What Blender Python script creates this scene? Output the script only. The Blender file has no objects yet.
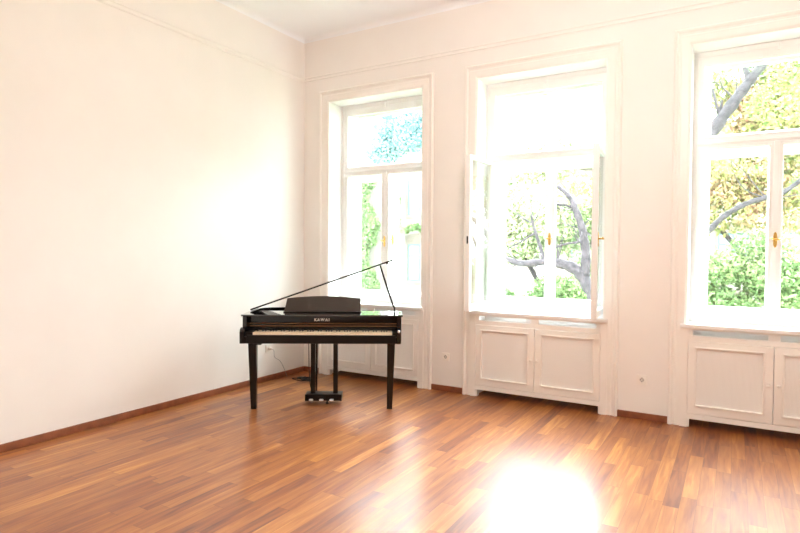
import bpy, bmesh, math, random
import numpy as np
from mathutils import Vector, Matrix
random.seed(7); RNG = np.random.default_rng(7)
SC = bpy.context.scene; COL = SC.collection
PI = math.pi; LAMP = 12

# ------------------------------------------------------------------ view / world
SC.view_settings.view_transform = 'Standard'; SC.view_settings.look = 'None'
SC.view_settings.gamma = 1; SC.view_settings.use_curve_mapping = False
SC.view_settings.exposure = 1.83
SC.cycles.use_denoising = True
SC.cycles.max_bounces = 14; SC.cycles.diffuse_bounces = 9; SC.cycles.glossy_bounces = 5
SC.cycles.transparent_max_bounces = 24; SC.cycles.sample_clamp_indirect = 12
SC.cycles.caustics_reflective = True

# ------------------------------------------------------------------ materials
def mat(name, col=(.8, .8, .8), rough=.5, metal=0, spec=.5, coat=0, coat_rough=.05):
    m = bpy.data.materials.new(name); m.use_nodes = True
    p = m.node_tree.nodes['Principled BSDF']
    p.inputs['Base Color'].default_value = (*col, 1); p.inputs['Roughness'].default_value = rough
    p.inputs['Metallic'].default_value = metal; p.inputs['Specular IOR Level'].default_value = spec
    p.inputs['Coat Weight'].default_value = coat; p.inputs['Coat Roughness'].default_value = coat_rough
    return m
class NT:
    def __init__(s, m): s.t = m.node_tree; s.n = s.t.nodes; s.l = s.t.links; s.p = s.n.get('Principled BSDF')
    def add(s, typ, **kw):
        n = s.n.new(typ)
        for k, v in kw.items(): setattr(n, k, v)
        return n
    def link(s, a, b): s.l.new(a, b)
    def math(s, op, a, b=None, c=None):
        n = s.n.new('ShaderNodeMath'); n.operation = op
        for i, x in enumerate((a, b, c)):
            if x is None: continue
            if isinstance(x, (int, float)): n.inputs[i].default_value = x
            else: s.l.new(x, n.inputs[i])
        return n.outputs[0]
    def ramp(s, fac, stops):
        n = s.n.new('ShaderNodeValToRGB'); e = n.color_ramp.elements
        while len(e) < len(stops): e.new(.5)
        for q, (p, c) in zip(e, stops): q.position = p; q.color = (*c, 1)
        s.l.new(fac, n.inputs[0]); return n.outputs[0]
def mottled(name, col, rough, scale=6, amt=.03, bump=0, **kw):
    m = mat(name, col, rough, **kw); t = NT(m)
    tc = t.add('ShaderNodeTexCoord'); no = t.add('ShaderNodeTexNoise'); no.inputs['Scale'].default_value = scale; no.inputs['Detail'].default_value = 4
    t.link(tc.outputs['Object'], no.inputs['Vector'])
    a = tuple(max(0, c*(1-amt)) for c in col); b = tuple(min(1, c*(1+amt)) for c in col)
    t.link(t.ramp(no.outputs['Fac'], [(.3, a), (.7, b)]), t.p.inputs['Base Color'])
    if bump:
        n2 = t.add('ShaderNodeTexNoise'); n2.inputs['Scale'].default_value = scale*30; t.link(tc.outputs['Object'], n2.inputs['Vector'])
        bp = t.add('ShaderNodeBump'); bp.inputs['Strength'].default_value = bump; bp.inputs['Distance'].default_value = .002
        t.link(n2.outputs['Fac'], bp.inputs['Height']); t.link(bp.outputs['Normal'], t.p.inputs['Normal'])
    return m
M = {}
M['wall'] = mottled('wall_paint', (.875, .845, .815), .85, 3, .012, .15)
M['ceiling'] = mottled('ceiling_paint', (.91, .935, .965), .9, 3, .01)
M['trim'] = mottled('gloss_white_paint', (.89, .86, .82), .35, 5, .012)
M['sash'] = mottled('sash_white_paint', (.87, .875, .87), .3, 5, .01)
M['brass'] = mat('polished_brass', (.78, .52, .16), .25, 1)
M['base'] = mottled('baseboard_wood', (.24, .075, .032), .4, 14, .25)
M['black'] = mat('polished_ebony', (.006, .006, .007), .06, 0, .5)
M['blacksatin'] = mat('satin_ebony', (.006, .0045, .004), .28, 0, .28)
M['blacktop'] = mat('lacquered_top', (.006, .006, .007), .05, 0, .5, 1, .03)
M['legblack'] = mat('leg_ebony', (.005, .004, .004), .22, 0, .35)
M['desk'] = mat('music_desk_satin', (.035, .024, .016), .42, 0, .5)
M['floor_refl'] = mat('painted_floor_reflection', (.26, .13, .055), .4, .2)  # floor reflection on the fallboard, put into the colour
M['ivory'] = mat('white_key_plastic', (1, .86, .66), .35)
M['bkey'] = mat('black_key_plastic', (.012, .011, .011), .35)
M['silver'] = mat('silver_lettering', (1, 1, 1), .5)
M['chrome'] = mat('chrome', (.92, .92, .96), .4, .6)
M['cable'] = mat('black_rubber', (.012, .012, .013), .45)
M['cord'] = mat('grey_cord', (.22, .22, .24), .5)
M['plug'] = mat('socket_plastic', (.88, .85, .80), .3)
M['hole'] = mat('socket_recess', (.62, .58, .54), .5)
M['dark'] = mat('dark_hole', (.02, .02, .02), .6)
M['rad'] = mat('radiator_enamel', (.85, .86, .87), .35)

def floor_material():
    m = mat('jatoba_plank_floor', rough=.2); t = NT(m)
    tc = t.add('ShaderNodeTexCoord'); sep = t.add('ShaderNodeSeparateXYZ'); t.link(tc.outputs['Object'], sep.inputs[0])
    x, y = sep.outputs[0], sep.outputs[1]
    W = .083
    xs = t.math('DIVIDE', x, W); ix = t.math('FLOOR', xs)
    w1 = t.add('ShaderNodeTexWhiteNoise', noise_dimensions='1D'); t.link(ix, w1.inputs['W'])
    off = t.math('MULTIPLY', w1.outputs['Value'], 7.3)
    w1b = t.add('ShaderNodeTexWhiteNoise', noise_dimensions='1D'); t.link(t.math('ADD', ix, 91.7), w1b.inputs['W'])
    ln = t.math('MULTIPLY_ADD', w1b.outputs['Value'], .55, .55)
    ys = t.math('ADD', t.math('DIVIDE', y, ln), off); iy = t.math('FLOOR', ys)
    cb = t.add('ShaderNodeCombineXYZ'); t.link(ix, cb.inputs[0]); t.link(iy, cb.inputs[1])
    w2 = t.add('ShaderNodeTexWhiteNoise', noise_dimensions='3D'); t.link(cb.outputs[0], w2.inputs['Vector'])
    r = w2.outputs['Value']
    # grain
    mp = t.add('ShaderNodeCombineXYZ')
    t.link(t.math('MULTIPLY', x, 34), mp.inputs[0]); t.link(t.math('MULTIPLY', y, 2.6), mp.inputs[1]); t.link(t.math('MULTIPLY', r, 37), mp.inputs[2])
    n1 = t.add('ShaderNodeTexNoise'); n1.inputs['Scale'].default_value = 1; n1.inputs['Detail'].default_value = 5; n1.inputs['Distortion'].default_value = .6
    t.link(mp.outputs[0], n1.inputs['Vector'])
    mp2 = t.add('ShaderNodeCombineXYZ')
    t.link(t.math('MULTIPLY', x, 9), mp2.inputs[0]); t.link(t.math('MULTIPLY', y, 1.2), mp2.inputs[1]); t.link(t.math('MULTIPLY', r, 11), mp2.inputs[2])
    n2 = t.add('ShaderNodeTexNoise'); n2.inputs['Scale'].default_value = 1; n2.inputs['Detail'].default_value = 3; t.link(mp2.outputs[0], n2.inputs['Vector'])
    tone = t.math('ADD', t.math('ADD', t.math('MULTIPLY_ADD', t.math('POWER', r, .8), .38, .12), t.math('MULTIPLY', t.math('SUBTRACT', n1.outputs['Fac'], .5), .75)),
                  t.math('MULTIPLY', n2.outputs['Fac'], .38))
    c = t.ramp(tone, [(.08, (.09, .025, .014)), (.25, (.18, .050, .018)), (.45, (.29, .090, .022)), (.66, (.40, .145, .032)), (.88, (.58, .26, .062))])
    # gaps
    fx = t.math('FRACT', xs); ex = t.math('MINIMUM', fx, t.math('SUBTRACT', 1, fx)); gx = t.math('LESS_THAN', ex, .011)
    fy = t.math('FRACT', ys); ey = t.math('MINIMUM', fy, t.math('SUBTRACT', 1, fy)); gy = t.math('LESS_THAN', ey, .0018)
    g = t.math('MAXIMUM', gx, gy)
    mx = t.add('ShaderNodeMix', data_type='RGBA', blend_type='MIX')
    t.link(t.math('MULTIPLY', g, .55), mx.inputs['Factor']); t.link(c, mx.inputs['A']); mx.inputs['B'].default_value = (.07, .02, .01, 1)
    t.link(mx.outputs['Result'], t.p.inputs['Base Color'])
    rr = t.math('MULTIPLY_ADD', n2.outputs['Fac'], .12, .38)
    t.link(rr, t.p.inputs['Roughness']); t.p.inputs['Specular IOR Level'].default_value = .32
    t.p.inputs['Coat Weight'].default_value = .6; t.p.inputs['Coat Roughness'].default_value = .24; t.p.inputs['Coat IOR'].default_value = 1.45
    bp = t.add('ShaderNodeBump'); bp.inputs['Strength'].default_value = .12; bp.inputs['Distance'].default_value = .0015
    nb = t.add('ShaderNodeTexNoise'); nb.inputs['Scale'].default_value = 3; t.link(tc.outputs['Object'], nb.inputs['Vector'])
    t.link(t.math('SUBTRACT', t.math('ADD', nb.outputs['Fac'], t.math('MULTIPLY', n1.outputs['Fac'], .2)), t.math('MULTIPLY', g, .5)), bp.inputs['Height'])
    t.link(bp.outputs['Normal'], t.p.inputs['Normal']); t.link(bp.outputs['Normal'], t.p.inputs['Coat Normal'])
    return m
M['floor'] = floor_material()

def glass_material():
    m = bpy.data.materials.new('window_glass'); m.use_nodes = True; t = NT(m); t.n.remove(t.p)
    out = t.n['Material Output']
    tr = t.add('ShaderNodeBsdfTransparent'); tr.inputs[0].default_value = (.95, .975, .965, 1)
    gl = t.add('ShaderNodeBsdfGlossy'); gl.inputs['Roughness'].default_value = .02
    fr = t.add('ShaderNodeFresnel'); gq = t.add('ShaderNodeNewGeometry'); t.link(t.math('ADD', 1.45, t.math('MULTIPLY', gq.outputs['Backfacing'], 1/1.45-1.45)), fr.inputs['IOR'])
    mx = t.add('ShaderNodeMixShader'); t.link(fr.outputs[0], mx.inputs[0]); t.link(tr.outputs[0], mx.inputs[1]); t.link(gl.outputs[0], mx.inputs[2])
    t.link(mx.outputs[0], out.inputs['Surface']); return m
M['glass'] = glass_material()

def mesh_panel_material():
    m = mat('woven_wire_panel', (.62, .60, .57), .45, .0); t = NT(m)
    tc = t.add('ShaderNodeTexCoord'); sep = t.add('ShaderNodeSeparateXYZ'); t.link(tc.outputs['Object'], sep.inputs[0])
    def grid(s): 
        f = t.math('FRACT', t.math('MULTIPLY', s, 125)); return t.math('LESS_THAN', t.math('ABSOLUTE', t.math('SUBTRACT', f, .5)), .2)
    g = t.math('MULTIPLY', grid(sep.outputs[0]), grid(sep.outputs[2]))
    t.link(t.ramp(g, [(0, (.88, .87, .85)), (1, (.66, .65, .63))]), t.p.inputs['Base Color'])
    return m
M['mesh'] = mesh_panel_material()

def leaf_material(name, stops, scale=.8, trans=.08):
    m = mat(name, rough=.6, spec=.2); t = NT(m)
    gi = t.add('ShaderNodeNewGeometry'); tc = t.add('ShaderNodeTexCoord'); no = t.add('ShaderNodeTexNoise')
    no.inputs['Scale'].default_value = scale; no.inputs['Detail'].default_value = 2; t.link(tc.outputs['Object'], no.inputs['Vector'])
    f = t.math('ADD', t.math('MULTIPLY', gi.outputs['Random Per Island'], .5), t.math('MULTIPLY_ADD', no.outputs['Fac'], 1.5, -.5))
    c = t.ramp(f, stops); t.link(c, t.p.inputs['Base Color'])
    tl = t.add('ShaderNodeBsdfTranslucent'); t.link(c, tl.inputs[0])
    mx = t.add('ShaderNodeMixShader'); mx.inputs[0].default_value = trans
    t.link(t.p.outputs[0], mx.inputs[1]); t.link(tl.outputs[0], mx.inputs[2]); t.link(mx.outputs[0], t.n['Material Output'].inputs['Surface'])
    return m
M['leaf_green'] = leaf_material('green_leaves', [(.1, (.065, .12, .04)), (.5, (.13, .21, .075)), (.8, (.21, .27, .11)), (1, (.28, .26, .13))])
M['leaf_autumn'] = leaf_material('autumn_leaves', [(.15, (.09, .15, .045)), (.40, (.21, .22, .07)), (.62, (.28, .22, .10)), (.95, (.30, .14, .10))], 1.1)
M['leaf_yellow'] = leaf_material('yellow_green_leaves', [(.15, (.16, .24, .11)), (.5, (.28, .33, .17)), (.8, (.38, .36, .24)), (1, (.40, .30, .23))], .9)
M['leaf_blue'] = leaf_material('bluish_leaves', [(.1, (.09, .18, .19)), (.5, (.17, .29, .30)), (.9, (.26, .38, .36))], .9)
M['bark'] = mottled('grey_bark', (.026, .021, .023), .85, 16, .85, .6)
M['stucco'] = mottled('cream_stucco', (.26, .23, .20), .9, 2, .15)
M['stone'] = mottled('pale_stone', (.13, .105, .085), .9, 4, .2)
M['teal'] = mat('teal_window_paint', (.08, .13, .13), .6, 0, .2)
M['outglass'] = mat('dark_window_glass', (.22, .23, .23), .5, 0, .15)
M['roof'] = mottled('roof_tile', (.16, .08, .06), .8, 12, .3)
M['grass'] = mottled('grass_lawn', (.10, .17, .035), .9, 5, .4)

# ------------------------------------------------------------------ mesh helpers
def box(bm, x0, x1, y0, y1, z0, z1):
    v = [bm.verts.new((x, y, z)) for z in (z0, z1) for y in (y0, y1) for x in (x0, x1)]
    for f in ((0, 2, 3, 1), (4, 5, 7, 6), (0, 1, 5, 4), (2, 6, 7, 3), (0, 4, 6, 2), (1, 3, 7, 5)): bm.faces.new([v[i] for i in f])
    return v
def ring(bm, x0, x1, z0, z1, l, r, b, t, y0, y1):
    """rectangular frame standing in the xz plane"""
    o = [(x0, z0), (x1, z0), (x1, z1), (x0, z1)]; i = [(x0+l, z0+b), (x1-r, z0+b), (x1-r, z1-t), (x0+l, z1-t)]
    V = {}
    for nm, pts in (('o', o), ('i', i)):
        for yi, y in enumerate((y0, y1)):
            for k, (x, z) in enumerate(pts): V[nm, yi, k] = bm.verts.new((x, y, z))
    for k in range(4):
        n = (k+1) % 4
        bm.faces.new([V['o', 0, k], V['o', 0, n], V['i', 0, n], V['i', 0, k]])
        bm.faces.new([V['o', 1, n], V['o', 1, k], V['i', 1, k], V['i', 1, n]])
        bm.faces.new([V['o', 0, n], V['o', 0, k], V['o', 1, k], V['o', 1, n]])
        bm.faces.new([V['i', 0, k], V['i', 0, n], V['i', 1, n], V['i', 1, k]])
def prism(bm, pts, z0, z1, axis='z'):
    """polygon extruded along an axis; pts are (x,y) for z, (x,z) for y"""
    def P(p, h): return (p[0], p[1], h) if axis == 'z' else ((p[0], h, p[1]) if axis == 'y' else (h, p[0], p[1]))
    a = [bm.verts.new(P(p, z0)) for p in pts]; b = [bm.verts.new(P(p, z1)) for p in pts]; n = len(pts)
    bm.faces.new(a[::-1]); bm.faces.new(b)
    for i in range(n): bm.faces.new([a[i], a[(i+1) % n], b[(i+1) % n], b[i]])
def tube(bm, pts, rad, seg=8, caps=True):
    pts = [Vector(p) for p in pts]; n = len(pts)
    if not hasattr(rad, '__len__'): rad = [rad]*n
    rings = []; up = None
    for i, p in enumerate(pts):
        d = (pts[min(i+1, n-1)]-pts[max(i-1, 0)]).normalized()
        if up is None: up = Vector((0, 0, 1)) if abs(d.z) < .9 else Vector((1, 0, 0))
        s = d.cross(up).normalized(); up = s.cross(d).normalized()
        rings.append([bm.verts.new(p+(s*math.cos(2*PI*k/seg)+up*math.sin(2*PI*k/seg))*rad[i]) for k in range(seg)])
    for a, b in zip(rings, rings[1:]):
        for k in range(seg): bm.faces.new([a[k], a[(k+1) % seg], b[(k+1) % seg], b[k]])
    if caps: bm.faces.new(rings[0][::-1]); bm.faces.new(rings[-1])
def smooth_path(pts, n=6):
    P = [Vector(p) for p in pts]; P = [2*P[0]-P[1]]+P+[2*P[-1]-P[-2]]; out = []
    for i in range(1, len(P)-2):
        for k in range(n):
            t = k/n; a, b, c, d = P[i-1], P[i], P[i+1], P[i+2]
            out.append(.5*((2*b)+(c-a)*t+(2*a-5*b+4*c-d)*t*t+(3*b-a-3*c+d)*t**3))
    return out+[P[-2]]
def lathe(bm, prof, c=(0, 0, 0), axis='z', seg=20):
    """prof: (radius, height) pairs"""
    rings = []
    for r, h in prof:
        R = []
        for k in range(seg):
            a = 2*PI*k/seg; u, w = r*math.cos(a), r*math.sin(a)
            p = (u, w, h) if axis == 'z' else ((u, h, w) if axis == 'y' else (h, u, w))
            R.append(bm.verts.new((p[0]+c[0], p[1]+c[1], p[2]+c[2])))
        rings.append(R)
    for a, b in zip(rings, rings[1:]):
        for k in range(seg): bm.faces.new([a[k], a[(k+1) % seg], b[(k+1) % seg], b[k]])
    bm.faces.new(rings[0][::-1]); bm.faces.new(rings[-1])
def sweep(bm, path, prof):
    """prof: closed polygon (t, h): t = offset to the left of travel in the xz plane, h = -y out from wall. mitred"""
    n = len(path); rings = []
    for i, p in enumerate(path):
        def nrm(a, b):
            d = Vector((b[0]-a[0], b[1]-a[1])).normalized(); return Vector((-d.y, d.x))
        if i == 0: m = nrm(path[0], path[1])
        elif i == n-1: m = nrm(path[-2], path[-1])
        else:
            a, b = nrm(path[i-1], p), nrm(p, path[i+1]); m = (a+b).normalized(); m = m/m.dot(a)
        rings.append([bm.verts.new((p[0]+m.x*t, -h, p[1]+m.y*t)) for t, h in prof])
    k = len(prof)
    for a, b in zip(rings, rings[1:]):
        for j in range(k): bm.faces.new([a[j], a[(j+1) % k], b[(j+1) % k], b[j]])
    bm.faces.new(rings[0][::-1]); bm.faces.new(rings[-1])
def obj(name, bm, m, parent=None, bevel=0, smooth=False, kind=None, seg=2):
    bmesh.ops.recalc_face_normals(bm, faces=bm.faces[:])
    me = bpy.data.meshes.new(name); bm.to_mesh(me); bm.free(); me.materials.append(M[m] if isinstance(m, str) else m)
    if smooth:
        for p in me.polygons: p.use_smooth = True
    o = bpy.data.objects.new(name, me); COL.objects.link(o); o.parent = parent
    if bevel:
        b = o.modifiers.new('Bevel', 'BEVEL'); b.width = bevel; b.segments = seg; b.limit_method = 'ANGLE'; b.angle_limit = math.radians(40)
    if kind: o['kind'] = kind
    return o
def bxo(name, dims, m, parent=None, bevel=0, kind=None):
    bm = bmesh.new(); box(bm, *dims); return obj(name, bm, m, parent, bevel, kind=kind)
def empty(name, loc=(0, 0, 0), rz=0, label=None, cat=None, group=None, kind=None):
    o = bpy.data.objects.new(name, None); COL.objects.link(o); o.location = loc; o.rotation_euler = (0, 0, rz); o.empty_display_size = .1
    tag(o, label, cat, group, kind); return o
def tag(o, label=None, cat=None, group=None, kind=None):
    for k, v in (('label', label), ('category', cat), ('group', group), ('kind', kind)):
        if v: o[k] = v
    return o
def copy_tree(o, parent=None):
    c = o.copy(); COL.objects.link(c); c.parent = parent
    for ch in list(o.children): copy_tree(ch, c)
    return c

# ------------------------------------------------------------------ room shell
RX, RY, RH = 6.15, -6.5, 3.896
WC = (.975, 2.797, 4.665)     # window centres
HW, ZT, ZS = .605, 3.119, .845
WT = .52                      # wall thickness
bm = bmesh.new(); box(bm, -.25, RX+.25, RY-.25, 0, -.12, 0)
for c in WC: box(bm, c-HW, c+HW, 0, .235, -.12, 0)
obj('floor', bm, 'floor', kind='structure')
bxo('ceiling', (-.25, RX+.25, RY-.25, WT, RH, RH+.15), 'ceiling', kind='structure')
bxo('wall_left', (-.25, 0, RY-.25, WT, 0, RH), 'wall', kind='structure')
bxo('wall_right', (RX, RX+.25, RY-.25, WT, 0, RH), 'wall', kind='structure')
bxo('wall_rear', (0, RX, RY-.25, RY, 0, RH), 'wall', kind='structure')
bm = bmesh.new(); e = [0]
for c in WC: e += [c-HW, c+HW]
e.append(RX)
for k in range(0, 8, 2): box(bm, e[k], e[k+1], 0, WT, -.12, RH)
for c in WC:
    box(bm, c-HW, c+HW, 0, WT, ZT, RH); box(bm, c-HW, c+HW, .235, WT, -.12, ZS-.03)
obj('wall_back', bm, 'wall', kind='structure')
# cove between walls and ceiling
def quarter(bm, p0, p1, inward, r=.05, n=6):
    """concave cove along ceiling edge from p0 to p1 (x,y), inward = unit normal into the room"""
    prof = [(0, 0)]+[(r-r*math.sin(a), r-r*math.cos(a)) for a in [PI/2*k/n for k in range(n+1)]]
    # prof (out along inward, down)
    A = [bm.verts.new((p0[0]+inward[0]*u, p0[1]+inward[1]*u, RH-d)) for u, d in prof]
    B = [bm.verts.new((p1[0]+inward[0]*u, p1[1]+inward[1]*u, RH-d)) for u, d in prof]
    for j in range(len(prof)): k = (j+1) % len(prof); bm.faces.new([A[j], A[k], B[k], B[j]])
    bm.faces.new(A[::-1]); bm.faces.new(B)
bm = bmesh.new(); quarter(bm, (0, RY), (0, 0), (1, 0)); obj('trim_1', bm, 'ceiling', kind='structure')
bm = bmesh.new(); quarter(bm, (0, 0), (RX, 0), (0, -1)); obj('trim_2', bm, 'ceiling', kind='structure')
# picture rail
RAILP = [(0, 0), (0, .006), (.010, .011), (.022, .008), (.034, .008), (.044, .014), (.056, .011), (.060, 0)]
def rail(bm, along, z, a, b):
    A, B = [], []
    for t, h in RAILP:
        if along == 'x': A.append(bm.verts.new((a, -h, z+t))); B.append(bm.verts.new((b, -h, z+t)))
        else: A.append(bm.verts.new((h, a, z+t))); B.append(bm.verts.new((h, b, z+t)))
    n = len(A)
    for j in range(n): bm.faces.new([A[j], A[(j+1) % n], B[(j+1) % n], B[j]])
    bm.faces.new(A[::-1]); bm.faces.new(B)
bm = bmesh.new(); rail(bm, 'x', 3.39, 0, RX); obj('trim_3', bm, 'wall', kind='structure')
bm = bmesh.new(); rail(bm, 'y', 3.39, RY, 0); obj('trim_4', bm, 'wall', kind='structure')
# baseboards
def baseboard(name, dims):
    bxo(name, dims, 'base', bevel=.004, kind='structure')
baseboard('baseboard_left', (0, .018, RY, 0, 0, .058))
baseboard('baseboard_right', (RX-.018, RX, RY, 0, 0, .058))
baseboard('baseboard_rear', (0.018, RX-.018, RY, RY+.018, 0, .058))
CO = .735
xs = [.018]+[v for c in WC for v in (c-CO, c+CO)]+[RX-.018]
for k in range(0, 8, 2): baseboard('baseboard_back', (xs[k], xs[k+1], -.018, 0, 0, .058))

# ------------------------------------------------------------------ windows
def handle(parent, x, z, y, side=-1, lx=1):
    """brass olive handle; side=-1 means it stands out towards -y"""
    bm = bmesh.new()
    pr = [(.0135*math.cos(a), z+.062*math.copysign(abs(math.sin(a))**.6, math.sin(a))) for a in [2*PI*k/24 for k in range(24)]]
    prism(bm, [(x+u, w) for u, w in pr], min(y, y+side*.006), max(y, y+side*.006), 'y')
    o = obj('handle', bm, 'brass', parent, .0015)
    o['label'] = 'polished brass handle'
    bm = bmesh.new(); lathe(bm, [(.009, 0), (.007, side*.03), (.010, side*.042), (.004, side*.046)], (x, y, z+.005), 'y', 12)
    tube(bm, [(x-.034*lx, y+side*.040, z+.013), (x-.016*lx, y+side*.043, z+.008), (x, y+side*.042, z+.005), (x+.018*lx, y+side*.043, z+.003), (x+.036*lx, y+side*.040, z+.005)], [.0045, .006, .0075, .006, .0055], 8)
    lv = obj('lever', bm, 'brass', o, 0, True)
    return o
def pane(parent, x0, x1, z0, z1, y):
    return bxo('glass_pane', (x0, x1, y-.002, y+.002, z0, z1), 'glass', parent)
def sash(parent, name, x0, x1, z0, z1, l, r, b, t, y0, y1, beads=True):
    bm = bmesh.new(); ring(bm, x0, x1, z0, z1, l, r, b, t, y0, y1)
    if beads: ring(bm, x0+l-.012, x1-r+.012, z0+b-.012, z1-t+.012, .010, .010, .010, .010, y0-.005, y0)
    s = obj(name, bm, 'sash', parent, .002)
    pane(s, x0+l-.004, x1-r+.004, z0+b-.004, z1-t+.004, (y0+y1)/2)
    return s
CAS = [(0, 0), (0, .020), (-.012, .034), (-.026, .030), (-.036, .018), (-.052, .016), (-.060, .022), (-.112, .022), (-.122, .017), (-.130, .012), (-.130, 0)]
def window(n, c, opened):
    w = empty('window_%d' % n, (c, 0, 0), kind='structure')
    bm = bmesh.new(); sweep(bm, [(-CO, 0), (-CO, ZT+.13), (CO, ZT+.13), (CO, 0)], CAS)
    obj('casing', bm, 'trim', w)
    t = .004
    bm = bmesh.new(); box(bm, -HW, -HW+t, -.012, .235, ZS, ZT); box(bm, HW-t, HW, -.012, .235, ZS, ZT); box(bm, -HW+t, HW-t, -.012, .235, ZT-t, ZT)
    obj('reveal_lining', bm, 'sash', w)
    # sill board, heat slot behind it, back strip
    bm = bmesh.new(); box(bm, -.648, .648, -.062, -.036, ZS-.03, ZS); box(bm, -HW, HW, -.036, .145, ZS-.03, ZS); box(bm, -HW, HW, .20, .50, ZS-.03, ZS)
    obj('window_sill', bm, 'sash', w, .003)
    # inner frame
    bm = bmesh.new(); ring(bm, -HW, HW, ZS, ZT-t, .04, .04, .02, .045, .235, .285); box(bm, -.565, .565, .235, .285, 2.328, 2.365)
    box(bm, -.565, .565, .222, .235, 2.338, 2.352)
    obj('inner_frame', bm, 'sash', w, .003)
    bm = bmesh.new(); lathe(bm, [(.011, 0), (.011, -.02), (.006, -.026)], (0, .235, ZT-.03), 'y', 12); box(bm, -.006, .006, .212, .235, ZT-.075, ZT-.03); obj('latch', bm, 'sash', w, .001)
    sash(w, 'upper_sash', -.565, .565, 2.365, ZT-.049, .05, .05, .035, .075, .240, .280)
    # lower leaves
    z0, z1 = ZS+.02, 2.328
    for s in (-1, 1):
        piv = empty('casement_leaf', (s*.565, .240, 0)); piv.parent = w
        x0, x1 = (0, .563) if s < 0 else (-.563, 0)
        l, r = (.05, .045) if s < 0 else (.045, .05)
        f = sash(piv, 'sash_frame', x0, x1, z0, z1, l, r, .065, .035, 0, .042)
        if s > 0:
            bxo('meeting_strip', (-.583, -.545, -.010, 0, z0, z1), 'sash', piv, .003); handle(piv, -.563, 1.535, -.010)
        bm = bmesh.new()
        for zz in (z0+.18, (z0+z1)/2, z1-.18): tube(bm, [(0, -.006, zz-.035), (0, -.006, zz+.035)], .007, 10)
        obj('hinge', bm, 'sash', piv, smooth=False)
        if opened:
            # leaf folded back into the room past the reveal
            piv.rotation_euler.z = math.radians(-91.5 if s < 0 else 94.0)
            if s < 0:
                bxo('lock_strike', (.563, .5645, .012, .026, 1.50, 1.57), 'dark', piv)
    # outer frame and sashes (towards the street)
    bm = bmesh.new(); ring(bm, -HW, HW, ZS, ZT, .065, .065, .05, .05, .42, .48); box(bm, -.54, .54, .42, .48, 2.30, 2.385)
    obj('outer_frame', bm, 'sash', w, .003)
    sash(w, 'outer_upper_sash', -.54, .54, 2.385, 3.069, .065, .065, .06, .06, .425, .465)
    a = sash(w, 'outer_sash', -.54, 0, .895, 2.30, .065, .05, .07, .06, .425, .465)
    b = sash(w, 'outer_sash', 0, .54, .895, 2.30, .05, .065, .07, .06, .425, .465)
    bxo('meeting_strip', (-.02, .02, .415, .425, .895, 2.30), 'sash', b, .002)
    handle(b, 0, 1.555, .415)
    # street-side ledge and jamb stone
    bxo('outer_ledge', (-HW, HW, .48, .60, ZS-.05, ZS-.01), 'stone', w)
    return w
window(1, WC[0], False); window(2, WC[1], True); window(3, WC[2], False)

# ------------------------------------------------------------------ radiator cabinets
def cabinet(label, c):
    t = empty('radiator_cabinet', (c, 0, 0), 0, label, 'cabinet', 'radiator cabinets under the windows')
    f0, f1 = -.036, -.0235
    bm = bmesh.new()
    for s in (-1, 1):
        a, b = sorted((s*.59, s*.646)); box(bm, a, b, f0, f1, 0, .815)                   # stile with foot
        a, b = sorted((s*.575, s*.60)); box(bm, a, b, f1, .03, 0, .812)                    # side inside the niche
    box(bm, -.59, .59, f0, f1+.006, .070, .112)                                            # bottom rail
    box(bm, -.59, .59, f0, f1+.006, .712, .753)
    box(bm, -.59, .59, f0, f1+.006, .799, .815)
    box(bm, -.038, .038, f0, f1+.006, .753, .799); box(bm, -.59, -.555, f0, f1+.006, .753, .799); box(bm, .555, .59, f0, f1+.006, .753, .799)
    box(bm, -.575, .575, f1+.006, .225, .085, .100)                                         # unseen board, added to block light into the gap below
    obj('face_frame', bm, 'trim', t, .0015)
    for s in (-1, 1):
        d = bmesh.new(); x0, x1 = (-.587, -.002) if s < 0 else (.002, .587)
        l, r = (.061, .068) if s < 0 else (.068, .061)
        ring(d, x0, x1, .115, .709, l, r, .075, .057, f0-.002, f0+.016)
        ring(d, x0+l-.014, x1-r+.014, .19-.014, .652+.014, .014, .014, .014, .014, f0-.012, f0-.002)
        do = obj('door', d, 'trim', t, .003)
        bxo('mesh_panel', (x0+l-.004, x1-r+.004, f0+.008, f0+.012, .186, .656), 'mesh', do)['label'] = 'pale grey fine mesh infill'
        k = bmesh.new(); lathe(k, [(.007, -.002), (.006, -.012), (.013, -.018), (.014, -.026), (.008, -.031)], (s*.031, f0, .416), 'y', 16)
        obj('knob', k, 'trim', do, smooth=False)
        for z in (.586, .245):
            h = bmesh.new(); tube(h, [(s*.5885, f0-.006, z-.022), (s*.5885, f0-.006, z+.022)], .0065, 10); obj('hinge', h, 'trim', do)
    return t
cabinet('white radiator cabinet with two mesh doors under the left window, behind the black piano', WC[0])
cabinet('white radiator cabinet with two mesh doors below the middle window with swung-open leaves', WC[1])
cabinet('white radiator cabinet with mesh doors under the right window, cut by the photo edge', WC[2])
for c, lb in zip(WC, ('left window behind the piano', 'middle window with the open leaves', 'right window at the photo edge')):
    r = empty('radiator', (c, .118, 0), 0, 'white ribbed radiator behind the cabinet under the '+lb, 'radiator', 'radiators inside the cabinets')
    bm = bmesh.new()
    for k in range(18):
        x = -.51+.06*k; box(bm, x-.022, x+.022, -.05, .05, .14, .69)
    tube(bm, [(-.53, 0, .20), (.53, 0, .20)], .018, 10); tube(bm, [(-.53, 0, .64), (.53, 0, .64)], .018, 10)
    obj('ribs', bm, 'rad', r, .012)
    for x in (-.4, .4): bxo('wall_bracket', (x-.015, x+.015, .03, .109, .62, .66), 'rad', r)

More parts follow.
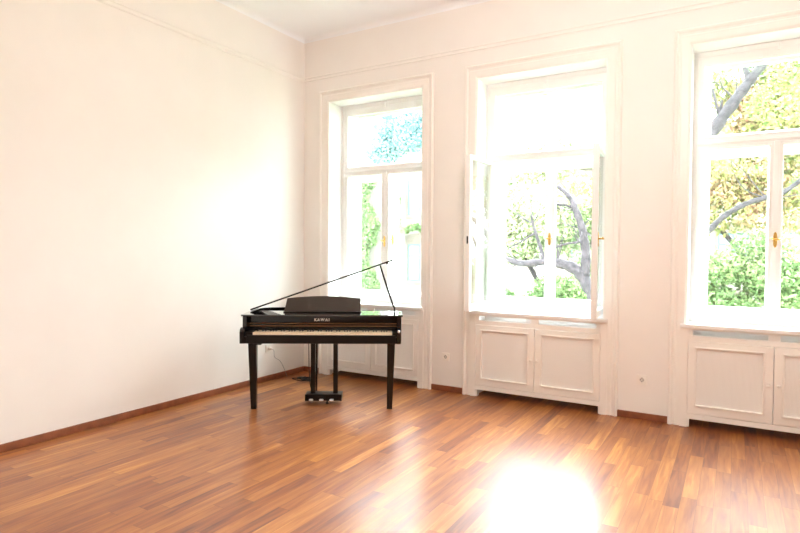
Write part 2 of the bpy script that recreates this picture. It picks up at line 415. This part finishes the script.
# ------------------------------------------------------------------ sockets
def socket(loc, rz, label):
    t = empty('wall_socket', loc, rz, label, 'socket', 'wall sockets')
    bm = bmesh.new(); box(bm, -.041, .041, -.009, 0, -.041, .041); obj('plate', bm, 'plug', t, .003)
    bm = bmesh.new(); lathe(bm, [(.026, -.009), (.026, -.0125), (.021, -.0125), (.020, -.0095)], (0, 0, 0), 'y', 28); obj('ring', bm, 'plug', t)
    bm = bmesh.new(); lathe(bm, [(.0195, -.0092), (.0195, -.0100)], (0, 0, 0), 'y', 28); rc = obj('recess', bm, 'hole', t)
    bm = bmesh.new()
    for s in (-1, 1): lathe(bm, [(.0035, -.0100), (.0035, -.0108)], (s*.0095, 0, 0), 'y', 10)
    box(bm, -.003, .003, -.0112, -.0100, .013, .019); box(bm, -.003, .003, -.0112, -.0100, -.019, -.013)
    obj('contact_holes', bm, 'dark', rc)
    return t
socket((1.868, 0, .352), 0, 'white wall socket between the left and middle windows')
socket((3.727, 0, .340), 0, 'white wall socket between the middle and right windows')
socket((0, -.60, .352), PI/2, 'white wall socket on the left wall behind the piano, cord plugged in')
# plug + hanging cord
pl = empty('power_plug', (.012, -.60, .352), 0, 'small plug in the left wall socket with a thin cord hanging to the floor', 'plug')
bm = bmesh.new(); lathe(bm, [(.017, 0), (.017, .022), (.011, .04), (.006, .048)], (0, 0, 0), 'x', 16); obj('plug_body', bm, 'plug', pl)
bm = bmesh.new(); tube(bm, smooth_path([(.045, 0, 0), (.065, .008, -.02), (.06, .02, -.08), (.055, .05, -.11), (.05, .12, -.15), (.06, .17, -.23), (.075, .20, -.32), (.088, .20, -.3465)]), .0021, 6)
obj('cord', bm, 'cord', pl, smooth=True)
# cable tangle
bm = bmesh.new()
for k in range(5):
    pts = []; cx, cy = .27+.035*k, -.38+random.uniform(-.05, .04); a0 = random.uniform(0, 6)
    for j in range(9):
        a = a0+j*.85; pts.append((cx+(.13-.012*k)*math.cos(a)*random.uniform(.7, 1.1), cy+.045*math.sin(a)*random.uniform(.6, 1.3), .006+.006*k*abs(math.sin(a*1.7))))
    tube(bm, smooth_path(pts, 5), .0045, 6)
tube(bm, smooth_path([(.30, -.37, .006), (.42, -.36, .006), (.52, -.42, .006), (.60, -.55, .006), (.68, -.66, .006), (.70, -.72, .03), (.715, -.765, .2), (.72, -.78, .5), (.72, -.79, .594)], 5), .0045, 6)
tag(obj('power_cable', bm, 'cable', smooth=True), 'tangled black power cable lying on the floor near the corner behind the piano', 'cable')

# ------------------------------------------------------------------ the piano
PA = math.radians(31.9)
P = empty('digital_grand_piano', (1.204, -1.178, 0), PA, 'small black polished grand piano with its lid propped open and white keys bare', 'piano')
TAIL = [(-.71, .36), (-.71, .58), (-.68, .66), (-.60, .71), (-.45, .735), (-.28, .735), (-.10, .71), (.03, .65), (.12, .57), (.20, .48), (.30, .41), (.42, .375), (.71, .36)]
def inset(pts, d):
    out = []; n = len(pts)
    for i, p in enumerate(pts):
        a = Vector(pts[i-1] if i else pts[0]); b = Vector(pts[min(i+1, n-1)]); t = (b-a).normalized(); nn = Vector((t.y, -t.x)); out.append((p[0]+nn.x*d, p[1]+nn.y*d))
    return out
inn = inset(TAIL, .024)
# case: front cheeks, rim, bottom, soundboard
bm = bmesh.new()
n = len(TAIL); R = {}
for nm, pts in (('o', TAIL), ('i', inn)):
    for zi, z in enumerate((.60, .845)): R[nm, zi] = [bm.verts.new((p[0], p[1], z)) for p in pts]
for k in range(n-1):
    bm.faces.new([R['o', 0][k], R['o', 0][k+1], R['o', 1][k+1], R['o', 1][k]]); bm.faces.new([R['i', 0][k+1], R['i', 0][k], R['i', 1][k], R['i', 1][k+1]])
    bm.faces.new([R['o', 1][k], R['o', 1][k+1], R['i', 1][k+1], R['i', 1][k]]); bm.faces.new([R['o', 0][k+1], R['o', 0][k], R['i', 0][k], R['i', 0][k+1]])
for k in (0, n-1): bm.faces.new([R['o', 0][k], R['o', 1][k], R['i', 1][k], R['i', 0][k]])
for s in (-1, 1):
    a, b = sorted((s*.675, s*.712)); box(bm, a, b, .0, .36, .61, .832)
obj('case', bm, 'black', P, .002)
bm = bmesh.new(); prism(bm, [(x*.985, y) for x, y in inset(TAIL, .02)], .775, .785); sb = obj('soundboard', bm, 'blacksatin', P)
bm = bmesh.new(); prism(bm, inset(TAIL, .01), .60, .612); obj('bottom_board', bm, 'blacksatin', P)
bxo('top_board', (-.727, .725, -.004, .362, .832, .847), 'blacktop', P, .003)
# key bed with arms and slip
bm = bmesh.new(); box(bm, -.716, .705, -.055, .36, .595, .655); obj('key_bed', bm, 'blacksatin', P, .003)
bm = bmesh.new(); box(bm, -.66, .66, -.062, -.046, .598, .672); obj('key_slip', bm, 'blacksatin', P, .003)
for s in (-1, 1):
    x0, x1 = (-.722, -.682) if s < 0 else (.672, .708)
    bm = bmesh.new(); prism(bm, [(-.070, .597), (0, .597), (0, .735), (-.035, .733), (-.058, .722), (-.070, .70)], x0, x1, 'x'); obj('arm', bm, 'black', P, .002)
    x0, x1 = (-.680, -.614) if s < 0 else (.630, .672)
    bxo('key_block', (x0, x1, -.045, .105, .655, .697), 'blacksatin', P, .003)
# fallboard
bm = bmesh.new(); box(bm, -.675, .672, .110, .135, .69, .832); fb = obj('fallboard', bm, 'black', P)
for z0, z1, y in ((.730, .738, .100), (.754, .762, .098)):  # brown strips stand in for the floor mirrored in the fallboard bevels
    bm = bmesh.new(); prism(bm, [(.110, z0-.004), (.110, z1), (y, z1), (y, z0+.002)], -.672, .670, 'x'); obj('reflection_strip', bm, 'floor_refl', fb, .001)['label'] = 'bronze coloured strip painted as a floor reflection'
nb = bxo('name_board', (-.672, .670, .088, .110, .770, .832), 'black', P, .002)
cu = bpy.data.curves.new('lettering', 'FONT'); cu.body = 'KAWAI'; cu.size = .034; cu.extrude = .0006; cu.offset = .0016; cu.space_character = 1.5; cu.align_x = 'CENTER'; cu.align_y = 'CENTER'
to = bpy.data.objects.new('tmp', cu); COL.objects.link(to); bpy.context.view_layer.update()
me = bpy.data.meshes.new_from_object(to.evaluated_get(bpy.context.evaluated_depsgraph_get())); bpy.data.objects.remove(to)
me.materials.clear(); me.materials.append(M['silver'])
xsv = [v.co.x for v in me.vertices]; sc_ = .138/(max(xsv)-min(xsv))
lo = bpy.data.objects.new('lettering', me); COL.objects.link(lo); lo.parent = nb; lo.location = (-.013, .0868, .792); lo.rotation_euler = (PI/2, 0, 0); lo.scale = (sc_, 1.0, 1)
lo['label'] = 'silver maker name in wide capitals'
# keys
KW = .02385; X0 = -.612
wk = bmesh.new(); box(wk, .0005, KW-.0005, -.045, .108, .668, .694)
w0 = obj('white_key', wk, 'ivory', P, .0012); w0.location.x = X0
bk = bmesh.new(); prism(bk, [(.030, .690), (.108, .690), (.108, .7015), (.038, .7015)], -.0055, .0055, 'x'); b0 = None
for i in range(1, 52):
    o = w0.copy(); COL.objects.link(o); o.location.x = X0+i*KW
b0 = obj('black_key', bk, 'bkey', P, .001); first = True
for i in range(52):
    if i % 7 in (0, 2, 3, 5, 6) and i < 51:      # A B C D E F G: blacks after A, C, D, F, G
        o = b0 if first else b0.copy()
        if not first: COL.objects.link(o)
        first = False; o.location.x = X0+(i+1)*KW
# music desk
bm = bmesh.new(); top = [(-.36+.69*k/12, .132+.025*math.sin(PI*(k+.4)/12.8)) for k in range(13)]
prism(bm, [(-.378, 0)]+top+[(.335, 0)], -.007, .007, 'y')
dk = obj('music_desk', bm, 'desk', P, .004); dk.location = (0, .215, .853); dk.rotation_euler.x = -math.radians(26)
dk['label'] = 'dull brown-black music desk'
bxo('desk_ledge', (-.382, .340, .180, .235, .847, .857), 'blacksatin', P, .002)
# lid
LA = math.atan2(.479, 1.345)
lid = empty('lid', (-.712, 0, .853)); lid.parent = P; lid.rotation_euler.y = -LA
LP = [(0, .30), (0, .60), (.04, .68), (.12, .73), (.28, .755), (.46, .755), (.64, .73), (.78, .67), (.88, .59), (.97, .50), (1.08, .43), (1.20, .395), (1.43, .38), (1.43, .30)]
bm = bmesh.new(); prism(bm, LP, 0, .014); obj('lid_panel', bm, 'black', lid, .002)
bm = bmesh.new(); tube(bm, [(0, .30, -.002), (0, .60, -.002)], .006, 10); obj('hinge', bm, 'chrome', lid)
bm = bmesh.new(); box(bm, 1.36, 1.38, .30, .33, -.012, 0); obj('prop_cup', bm, 'black', lid, .002)
bm = bmesh.new(); tube(bm, [(.515, .315, 1.288), (.560, .315, 1.145), (.640, .315, .905), (.656, .315, .880), (.652, .315, .849)], [.0075, .0085, .0085, .008, .007], 8); obj('lid_prop', bm, 'legblack', P)
# legs
def leg(pts_top, pts_bot, z0, z1):
    bm = bmesh.new(); a = [bm.verts.new((x, y, z1)) for x, y in pts_top]; b = [bm.verts.new((x, y, z0)) for x, y in pts_bot]
    bm.faces.new(a); bm.faces.new(b[::-1])
    for k in range(4): bm.faces.new([b[k], b[(k+1) % 4], a[(k+1) % 4], a[k]])
    return obj('leg', bm, 'legblack', P, .003)
for s in (-1, 1):
    i, ot, ob = s*.585, s*.656, s*.634
    leg([(i, -.035), (ot, -.035), (ot, .035), (i, .035)], [(i, -.025), (ob, -.025), (ob, .025), (i, .025)], .0, .595)
leg([(-.172, .59), (-.108, .59), (-.108, .65), (-.172, .65)], [(-.162, .60), (-.118, .60), (-.118, .64), (-.162, .64)], .0, .60)
# lyre
for s in (-1, 1):
    bxo('lyre_post', (s*.105-.021, s*.105+.021, .175, .215, .094, .596), 'legblack', P, .003)
pb = bxo('pedal_box', (-.172, .168, .125, .27, .035, .095), 'blacksatin', P, .004)
for x in (-.112, -.018, .076):
    bm = bmesh.new(); prism(bm, [(-.014, .13), (-.020, .100), (-.016, .088), (0, .082), (.016, .088), (.020, .100), (.014, .13)], .046, .056)
    o = obj('pedal', bm, 'chrome', pb, .002); o.location.x = x; o['label'] = 'chrome pedal'
bm = bmesh.new(); lathe(bm, [(.014, 0), (.016, .008), (.008, .012), (.008, .036)], (.03, .17, 0), 'z', 16); obj('adjuster_foot', bm, 'cable', pb)
bm = bmesh.new(); box(bm, -.585, -.548, .0, .06, .574, .596); obj('headphone_box', bm, 'cable', P, .003)
bm = bmesh.new(); lathe(bm, [(.012, 0), (.012, -.008), (.009, -.011)], (.688, -.070, .708), 'y', 16); obj('power_knob', bm, 'chrome', P)['label'] = 'small silver control on the right arm'

# ------------------------------------------------------------------ outdoors
GZ = -3.0
bxo('ground', (-40, 40, .7, 70, GZ-.2, GZ), 'grass', kind='structure')
def leaves(bm_name, blobs, n, size, m, parent):
    w = np.array([b[3]*b[4]*b[5] for b in blobs])**(2/3); w = w/w.sum()
    idx = RNG.choice(len(blobs), n, p=w); B = np.array(blobs)[idx]
    d = RNG.normal(size=(n, 3)); d /= np.linalg.norm(d, axis=1)[:, None]
    r = RNG.uniform(.35, 1, n)**.5
    c = B[:, :3]+d*r[:, None]*B[:, 3:]
    a = RNG.normal(size=(n, 3)); a /= np.linalg.norm(a, axis=1)[:, None]
    b = np.cross(a, RNG.normal(size=(n, 3))); b /= np.linalg.norm(b, axis=1)[:, None]
    s = size*RNG.uniform(.6, 1.35, n)[:, None]
    v = np.stack([c-a*s, c-b*s*.5, c+a*s, c+b*s*.5], 1).reshape(-1, 3)
    me = bpy.data.meshes.new(bm_name); me.vertices.add(4*n); me.vertices.foreach_set('co', v.ravel())
    me.loops.add(4*n); me.loops.foreach_set('vertex_index', np.arange(4*n, dtype=np.int32))
    me.polygons.add(n); me.polygons.foreach_set('loop_start', np.arange(0, 4*n, 4, dtype=np.int32))
    me.update(calc_edges=True); me.validate(); me.materials.append(M[m])
    o = bpy.data.objects.new(bm_name, me); COL.objects.link(o); o.parent = parent; return o
def blobs_in(cx, cy, cz, rx, ry, rz, k, s=(.45, .9)):
    out = []
    for _ in range(k):
        d = RNG.normal(size=3); d /= np.linalg.norm(d); r = RNG.uniform(.2, .9)
        q = RNG.uniform(*s); out.append((cx+d[0]*r*rx, cy+d[1]*r*ry, cz+d[2]*r*rz, q, q, q*.7))
    return out
def tree(name, loc, label, cat, limbs, blobs, n, size, m, group=None):
    t = empty(name, loc, 0, label, cat, group)
    if limbs:
        bm = bmesh.new()
        for pts, r0, r1 in limbs:
            q = smooth_path([Vector(p)-Vector(loc) for p in pts], 5); k = len(q)
            tube(bm, q, [(r0+(r1-r0)*i/(k-1))*(1+.12*math.sin(i*1.9)) for i in range(k)], 9)
        obj('trunk', bm, 'bark', t, smooth=True)
    if blobs: leaves('crown', [(b[0]-loc[0], b[1]-loc[1], b[2]-loc[2], b[3], b[4], b[5]) for b in blobs], n, size, m, t)
    return t
def twigs(base, dirs, ln, r, k=3):
    out = []
    for d in dirs:
        p = Vector(base); q = [p.copy()]; v = Vector(d).normalized()
        for _ in range(k):
            v = (v+Vector((random.uniform(-.4, .4), random.uniform(-.3, .3), random.uniform(-.25, .35)))).normalized(); p = p+v*ln/k; q.append(p.copy())
        out.append((q, r, r*.3))
    return out
# old gnarled tree whose limbs cross the middle and right windows
limbs = [([(3.0, 4.3, GZ), (2.95, 4.2, -1.2), (2.88, 4.1, .05), (2.62, 4, .50), (2.43, 4, .87), (2.24, 4, 1.13), (2.0, 4, 1.24), (1.71, 4, 1.27), (1.29, 4, 1.24), (.8, 4.1, 1.4)], .165, .04),
         ([(2.34, 4, 1.05), (2.36, 4, 1.35), (2.31, 4, 1.75), (2.20, 4, 2.08), (2.10, 4, 2.30), (1.9, 4, 2.5)], .085, .03),
         ([(2.31, 4, 1.6), (2.0, 4, 1.55), (1.7, 4, 1.42)], .022, .012), ([(2.15, 4, 2.15), (1.9, 4, 2.2), (1.7, 3.9, 2.15)], .02, .01),
         ([(1.71, 4, 1.27), (1.6, 4, 1.6), (1.5, 4, 1.9), (1.47, 4, 2.05)], .035, .015), ([(1.55, 4, 1.75), (1.3, 4, 1.6), (1.1, 4, 1.5)], .02, .01),
         ([(2.95, 4.2, -1.0), (3.3, 4.1, .6), (3.45, 4, 1.9), (3.93, 4, 2.85), (4.11, 4, 3.2), (4.35, 4, 3.56), (4.52, 4, 3.81), (4.69, 4, 4.05), (5.0, 4, 4.6)], .125, .05),
         ([(4.02, 4, 3.05), (4.15, 4, 3.35), (4.19, 4, 3.58)], .035, .018), ([(4.15, 4, 3.4), (4.08, 4, 3.7), (4.02, 4, 3.95)], .02, .012),
         ([(3.3, 4.1, .7), (3.6, 4, 1.3), (3.82, 4, 1.54), (4.01, 4, 1.69), (4.22, 4, 1.93), (4.49, 4, 2.11), (4.73, 4, 2.19), (5.0, 4, 2.3), (5.4, 4, 2.7)], .05, .03),
         ([(4.5, 4, 3.8), (4.47, 4, 3.95), (4.42, 4, 4.02)], .05, .02)]
for b in ((2.2, 4, 2.1), (2.34, 4, 1.5), (1.9, 4, 1.27), (1.5, 4, 1.9), (1.3, 4, 1.24), (2.3, 4, 1.8)): limbs += twigs(b, [(random.uniform(-1, .6), random.uniform(-.3, .3), random.uniform(-.2, 1)) for _ in range(4)], .55, .011)
for b in ((4.35, 4, 3.56), (4.11, 4, 3.2), (4.6, 4, 3.95), (4.73, 4, 2.19)): limbs += twigs(b, [(random.uniform(-1, 1), 0, random.uniform(-.6, 1)) for _ in range(3)], .7, .010)
bl = [(4.9, 4.6, 3.6, .45, .4, .35), (5.3, 4.6, 4.1, .6, .5, .5), (5.6, 4.5, 3.2, .5, .5, .4), (5.4, 4.5, 2.4, .4, .4, .3), (4.5, 4.4, 2.75, .45, .3, .2), (1.9, 4.6, 2.5, .5, .4, .15), (2.5, 4.6, 2.55, .5, .4, .2), (5.1, 4.5, 1.7, .25, .25, .4)]
tree('gnarled_tree', (3.0, 4.3, GZ), 'gnarled grey tree with bare twisting limbs close outside the middle and right windows', 'tree', limbs, bl, 4500, .035, 'leaf_autumn')
# yellowing trees
def autumn(name, loc, label, blob, n, size, m):
    x, y = loc
    tree(name, (x, y, GZ), label, 'tree', [([(x, y, GZ), (x+.1, y, -.5), (x-.1, y+.1, 1.8)], .2, .07), ([(x+.1, y, -.4), (x+.7, y, 1), (x+1.3, y, 2.2)], .09, .03), ([(x, y, .2), (x-.7, y, 1.4), (x-1.3, y, 2.2)], .08, .03)], blob, n, size, m)
autumn('autumn_tree', (.3, 9.2), 'pale yellow-green autumn tree seen through the middle window, behind bare limbs', blobs_in(.2, 9.2, 2.3, 2.5, 1.0, 2.0, 32), 28000, .055, 'leaf_yellow')
autumn('autumn_tree', (5.2, 8.0), 'orange and yellow autumn tree filling the top of the right window', blobs_in(5.0, 8.0, 4.2, 1.9, .9, 1.9, 26)+blobs_in(4.8, 8, 2.8, 1.6, .8, 1.2, 16), 30000, .05, 'leaf_autumn')
# green shrubs
def shrub(x, y, label, blob, n, size, m='leaf_green'):
    tree('green_shrub', (x, y, GZ), label, 'shrub', [([(x, y, GZ), (x+.05, y, -1.2), (x, y, .2)], .09, .04), ([(x, y, -1.5), (x+.4, y, -.2), (x+.6, y, .6)], .05, .02)], blob, n, size, m)
shrub(4.4, 6.2, 'dense bright green shrub filling the lower half of the right window', blobs_in(4.6, 6.2, .9, 1.0, .5, 1.1, 22, (.3, .5))+blobs_in(4.6, 6.3, -.6, 1.0, .5, 1.1, 12, (.3, .5)), 22000, .042)
shrub(6.75, 6.9, 'darker green shrub at the photo edge, seen in the right leaf of the right window', blobs_in(6.75, 6.9, 1.1, .45, .35, 1.2, 14, (.25, .4)), 9000, .042)
shrub(1.3, 7.0, 'low light green shrub at the bottom of the middle window', blobs_in(1.3, 7.2, .3, 1.4, .45, .8, 20, (.3, .5))+blobs_in(-.4, 7.4, .1, 1.1, .4, .7, 14, (.3, .45)), 22000, .045, 'leaf_green')
# ivy and the big bluish conifer outside window 1
tree('ivy', (-7.5, 12.6, GZ), 'column of green ivy climbing the facade seen in the left window', 'ivy', [([(-7.6, 12.65, GZ), (-7.5, 12.6, 0), (-7.7, 12.65, 3.5)], .05, .03)],
     [(-7.6+.25*math.sin(k*1.3), 12.55, -2.6+.45*k, .42, .16, .42) for k in range(16)], 7000, .075, 'leaf_green')
tree('ivy', (-5.95, 12.6, GZ), 'smaller strand of green ivy around the facade windows seen in the left window', 'ivy', [([(-6.5, 12.65, GZ), (-6.45, 12.6, 1), (-6.2, 12.65, 3.0)], .04, .02)],
     [(-6.35+.10*math.sin(k*2.1), 12.6, 2.1+.3*k, .2, .1, .3) for k in range(6)]+[(-5.9+.25*k, 12.6, 2.2+.12*math.sin(k), .22, .1, .14) for k in range(4)], 2600, .06, 'leaf_green')
tree('blue_green_tree', (-2.3, 7.0, GZ), 'large blue-green tree crown across the top of the left window', 'tree', [([(-1.5, 7, GZ), (-1.45, 7, 1.0), (-1.8, 7, 4.0), (-2.5, 7, 4.4)], .14, .06)],
     blobs_in(-2.95, 7.0, 4.35, .95, .5, .75, 26, (.3, .45)), 17000, .04, 'leaf_blue')

def facade(name, x0, x1, y, z1, wins, label, m='stucco', group=None):
    t = empty(name, ((x0+x1)/2, y, GZ), 0, label, 'building', group)
    ox, oz = (x0+x1)/2, GZ
    bm = bmesh.new(); box(bm, x0-ox, x1-ox, 0, 6, 0, z1-oz); obj('wall_block', bm, m, t)
    bm = bmesh.new(); prism(bm, [(-.3, z1-oz), (6.3, z1-oz), (3, z1-oz+1.8)], x0-ox-.3, x1-ox+.3, 'x'); obj('roof', bm, 'roof', t)
    bm = bmesh.new(); box(bm, x0-ox-.15, x1-ox+.15, -.2, 0, z1-oz-.25, z1-oz); obj('cornice', bm, 'stone', t)
    for (a, b, c, d) in wins:
        bm = bmesh.new(); ring(bm, a-.12-ox, b+.12-ox, c-.12-oz, d+.12-oz, .12, .12, .12, .12, -.05, 0)
        k = 8; pts = [(a-.12-ox, d+.12-oz)]+[(a-.12-ox+(b-a+.24)*j/k, d+.30-oz+.10*math.sin(PI*j/k)) for j in range(k+1)]+[(b+.12-ox, d+.12-oz)]
        prism(bm, pts, -.06, 0, 'y')
        wo = obj('window_surround', bm, 'stone', t)
        bm = bmesh.new(); ring(bm, a-ox, b-ox, c-oz, d-oz, .06, .06, .06, .06, -.02, 0); mx = (a+b)/2-ox
        box(bm, mx-.035, mx+.035, -.02, 0, c+.06-oz, d-.06-oz); zz = c+(d-c)*.68-oz; box(bm, a+.06-ox, b-.06-ox, -.018, 0, zz-.03, zz+.03)
        obj('window_sash', bm, 'teal', wo)
        bxo('window_glass', (a+.05-ox, b-.05-ox, -.006, 0, c+.05-oz, d-.05-oz), 'outglass', wo)
    return t
wl = []
for zc in (-2.4, .35, 2.75, 5.2):
    for xc in (-12.6, -10.4, -6.0, -4.3): wl.append((xc, xc+.95, zc, zc+1.35))
facade('apartment_building', -14, -3.0, 13, 8.2, wl, 'cream apartment house with teal windows and ivy, across from the left window')
w2 = []
for zc in (-1.6, .9, 3.1):
    for xc in (-1.7, .1, 1.9, 3.8, 5.7, 7.8): w2.append((xc, xc+1.0, zc, zc+1.3))
facade('apartment_building', -2.4, 10, 19.6, 5.2, w2, 'low cream house behind the trees, across from the middle and right windows')

# ------------------------------------------------------------------ light
wd = bpy.data.worlds.new('World'); SC.world = wd; wd.use_nodes = True; t = wd.node_tree
bg = t.nodes['Background']; bg.inputs['Strength'].default_value = 2.8
tc = t.nodes.new('ShaderNodeTexCoord'); sp = t.nodes.new('ShaderNodeSeparateXYZ'); rp = t.nodes.new('ShaderNodeValToRGB')
t.links.new(tc.outputs['Generated'], sp.inputs[0]); t.links.new(sp.outputs[2], rp.inputs[0]); t.links.new(rp.outputs[0], bg.inputs[0])
rp.color_ramp.elements[0].position = 0; rp.color_ramp.elements[0].color = (1.9, 2.0, 2.15, 1)
rp.color_ramp.elements[1].position = .9; rp.color_ramp.elements[1].color = (2.2, 2.38, 2.62, 1)
def area(name, loc, rot, sx, sy, e=0, portal=False, col=(1, 1, 1)):
    l = bpy.data.lights.new(name, 'AREA'); l.shape = 'RECTANGLE'; l.size = sx; l.size_y = sy; l.energy = e; l.color = col
    o = bpy.data.objects.new(name, l); COL.objects.link(o); o.location = loc; o.rotation_euler = rot
    if portal: l.cycles.is_portal = True
    return o
for c in WC: area('window_portal', (c, .62, (ZS+ZT)/2), (-PI/2, 0, 0), 1.2, ZT-ZS, 1, True)

sl = bpy.data.lights.new('hazy_sun', 'SUN'); sl.energy = 9; sl.angle = math.radians(65); sl.color = (1, .99, .98)
so = bpy.data.objects.new('hazy_sun', sl); COL.objects.link(so)
sd = Vector((-.12, -1, -.95)); so.rotation_euler = sd.to_track_quat('-Z', 'Y').to_euler()

# warm pendant lamp over the middle of the room
lt = empty('pendant_lamp', (3.7, -2.6, 0), 0, 'white glass globe lamp hanging from the ceiling in the middle of the room', 'lamp')
bm = bmesh.new(); lathe(bm, [(.06, RH), (.055, RH-.03), (.012, RH-.045)], seg=24); obj('ceiling_rose', bm, 'brass', lt)
bm = bmesh.new(); tube(bm, [(0, 0, RH-.03), (0, 0, 3.24)], .006); lathe(bm, [(.03, 3.26), (.06, 3.23), (.06, 3.20)], seg=20); obj('stem', bm, 'brass', lt)
bm = bmesh.new(); bmesh.ops.create_uvsphere(bm, u_segments=28, v_segments=16, radius=.25); bmesh.ops.translate(bm, verts=bm.verts, vec=(0, 0, 2.97))
gm = mat('lit_opal_glass', (.9, .9, .9), .3); gp = gm.node_tree.nodes['Principled BSDF']; gp.inputs['Emission Color'].default_value = (1, .90, .835, 1); gp.inputs['Emission Strength'].default_value = LAMP
obj('globe', bm, gm, lt, smooth=True)

# ------------------------------------------------------------------ camera
yaw, pit, rol, f = .5324, -.0259, .0067, 569.963
fw = Vector((-math.sin(yaw)*math.cos(pit), math.cos(yaw)*math.cos(pit), math.sin(pit)))
r = fw.cross(Vector((0, 0, 1))).normalized(); u = r.cross(fw)
r2 = r*math.cos(rol)+u*math.sin(rol); u2 = -r*math.sin(rol)+u*math.cos(rol)
cam = bpy.data.cameras.new('Camera'); cam.sensor_width = 36; cam.lens = f/800*36; cam.clip_start = .05; cam.clip_end = 200
co = bpy.data.objects.new('Camera', cam); COL.objects.link(co)
mw = Matrix((r2, u2, -fw)).transposed().to_4x4(); mw.translation = (4.399, -5.2294, 1.42); co.matrix_world = mw
SC.camera = co
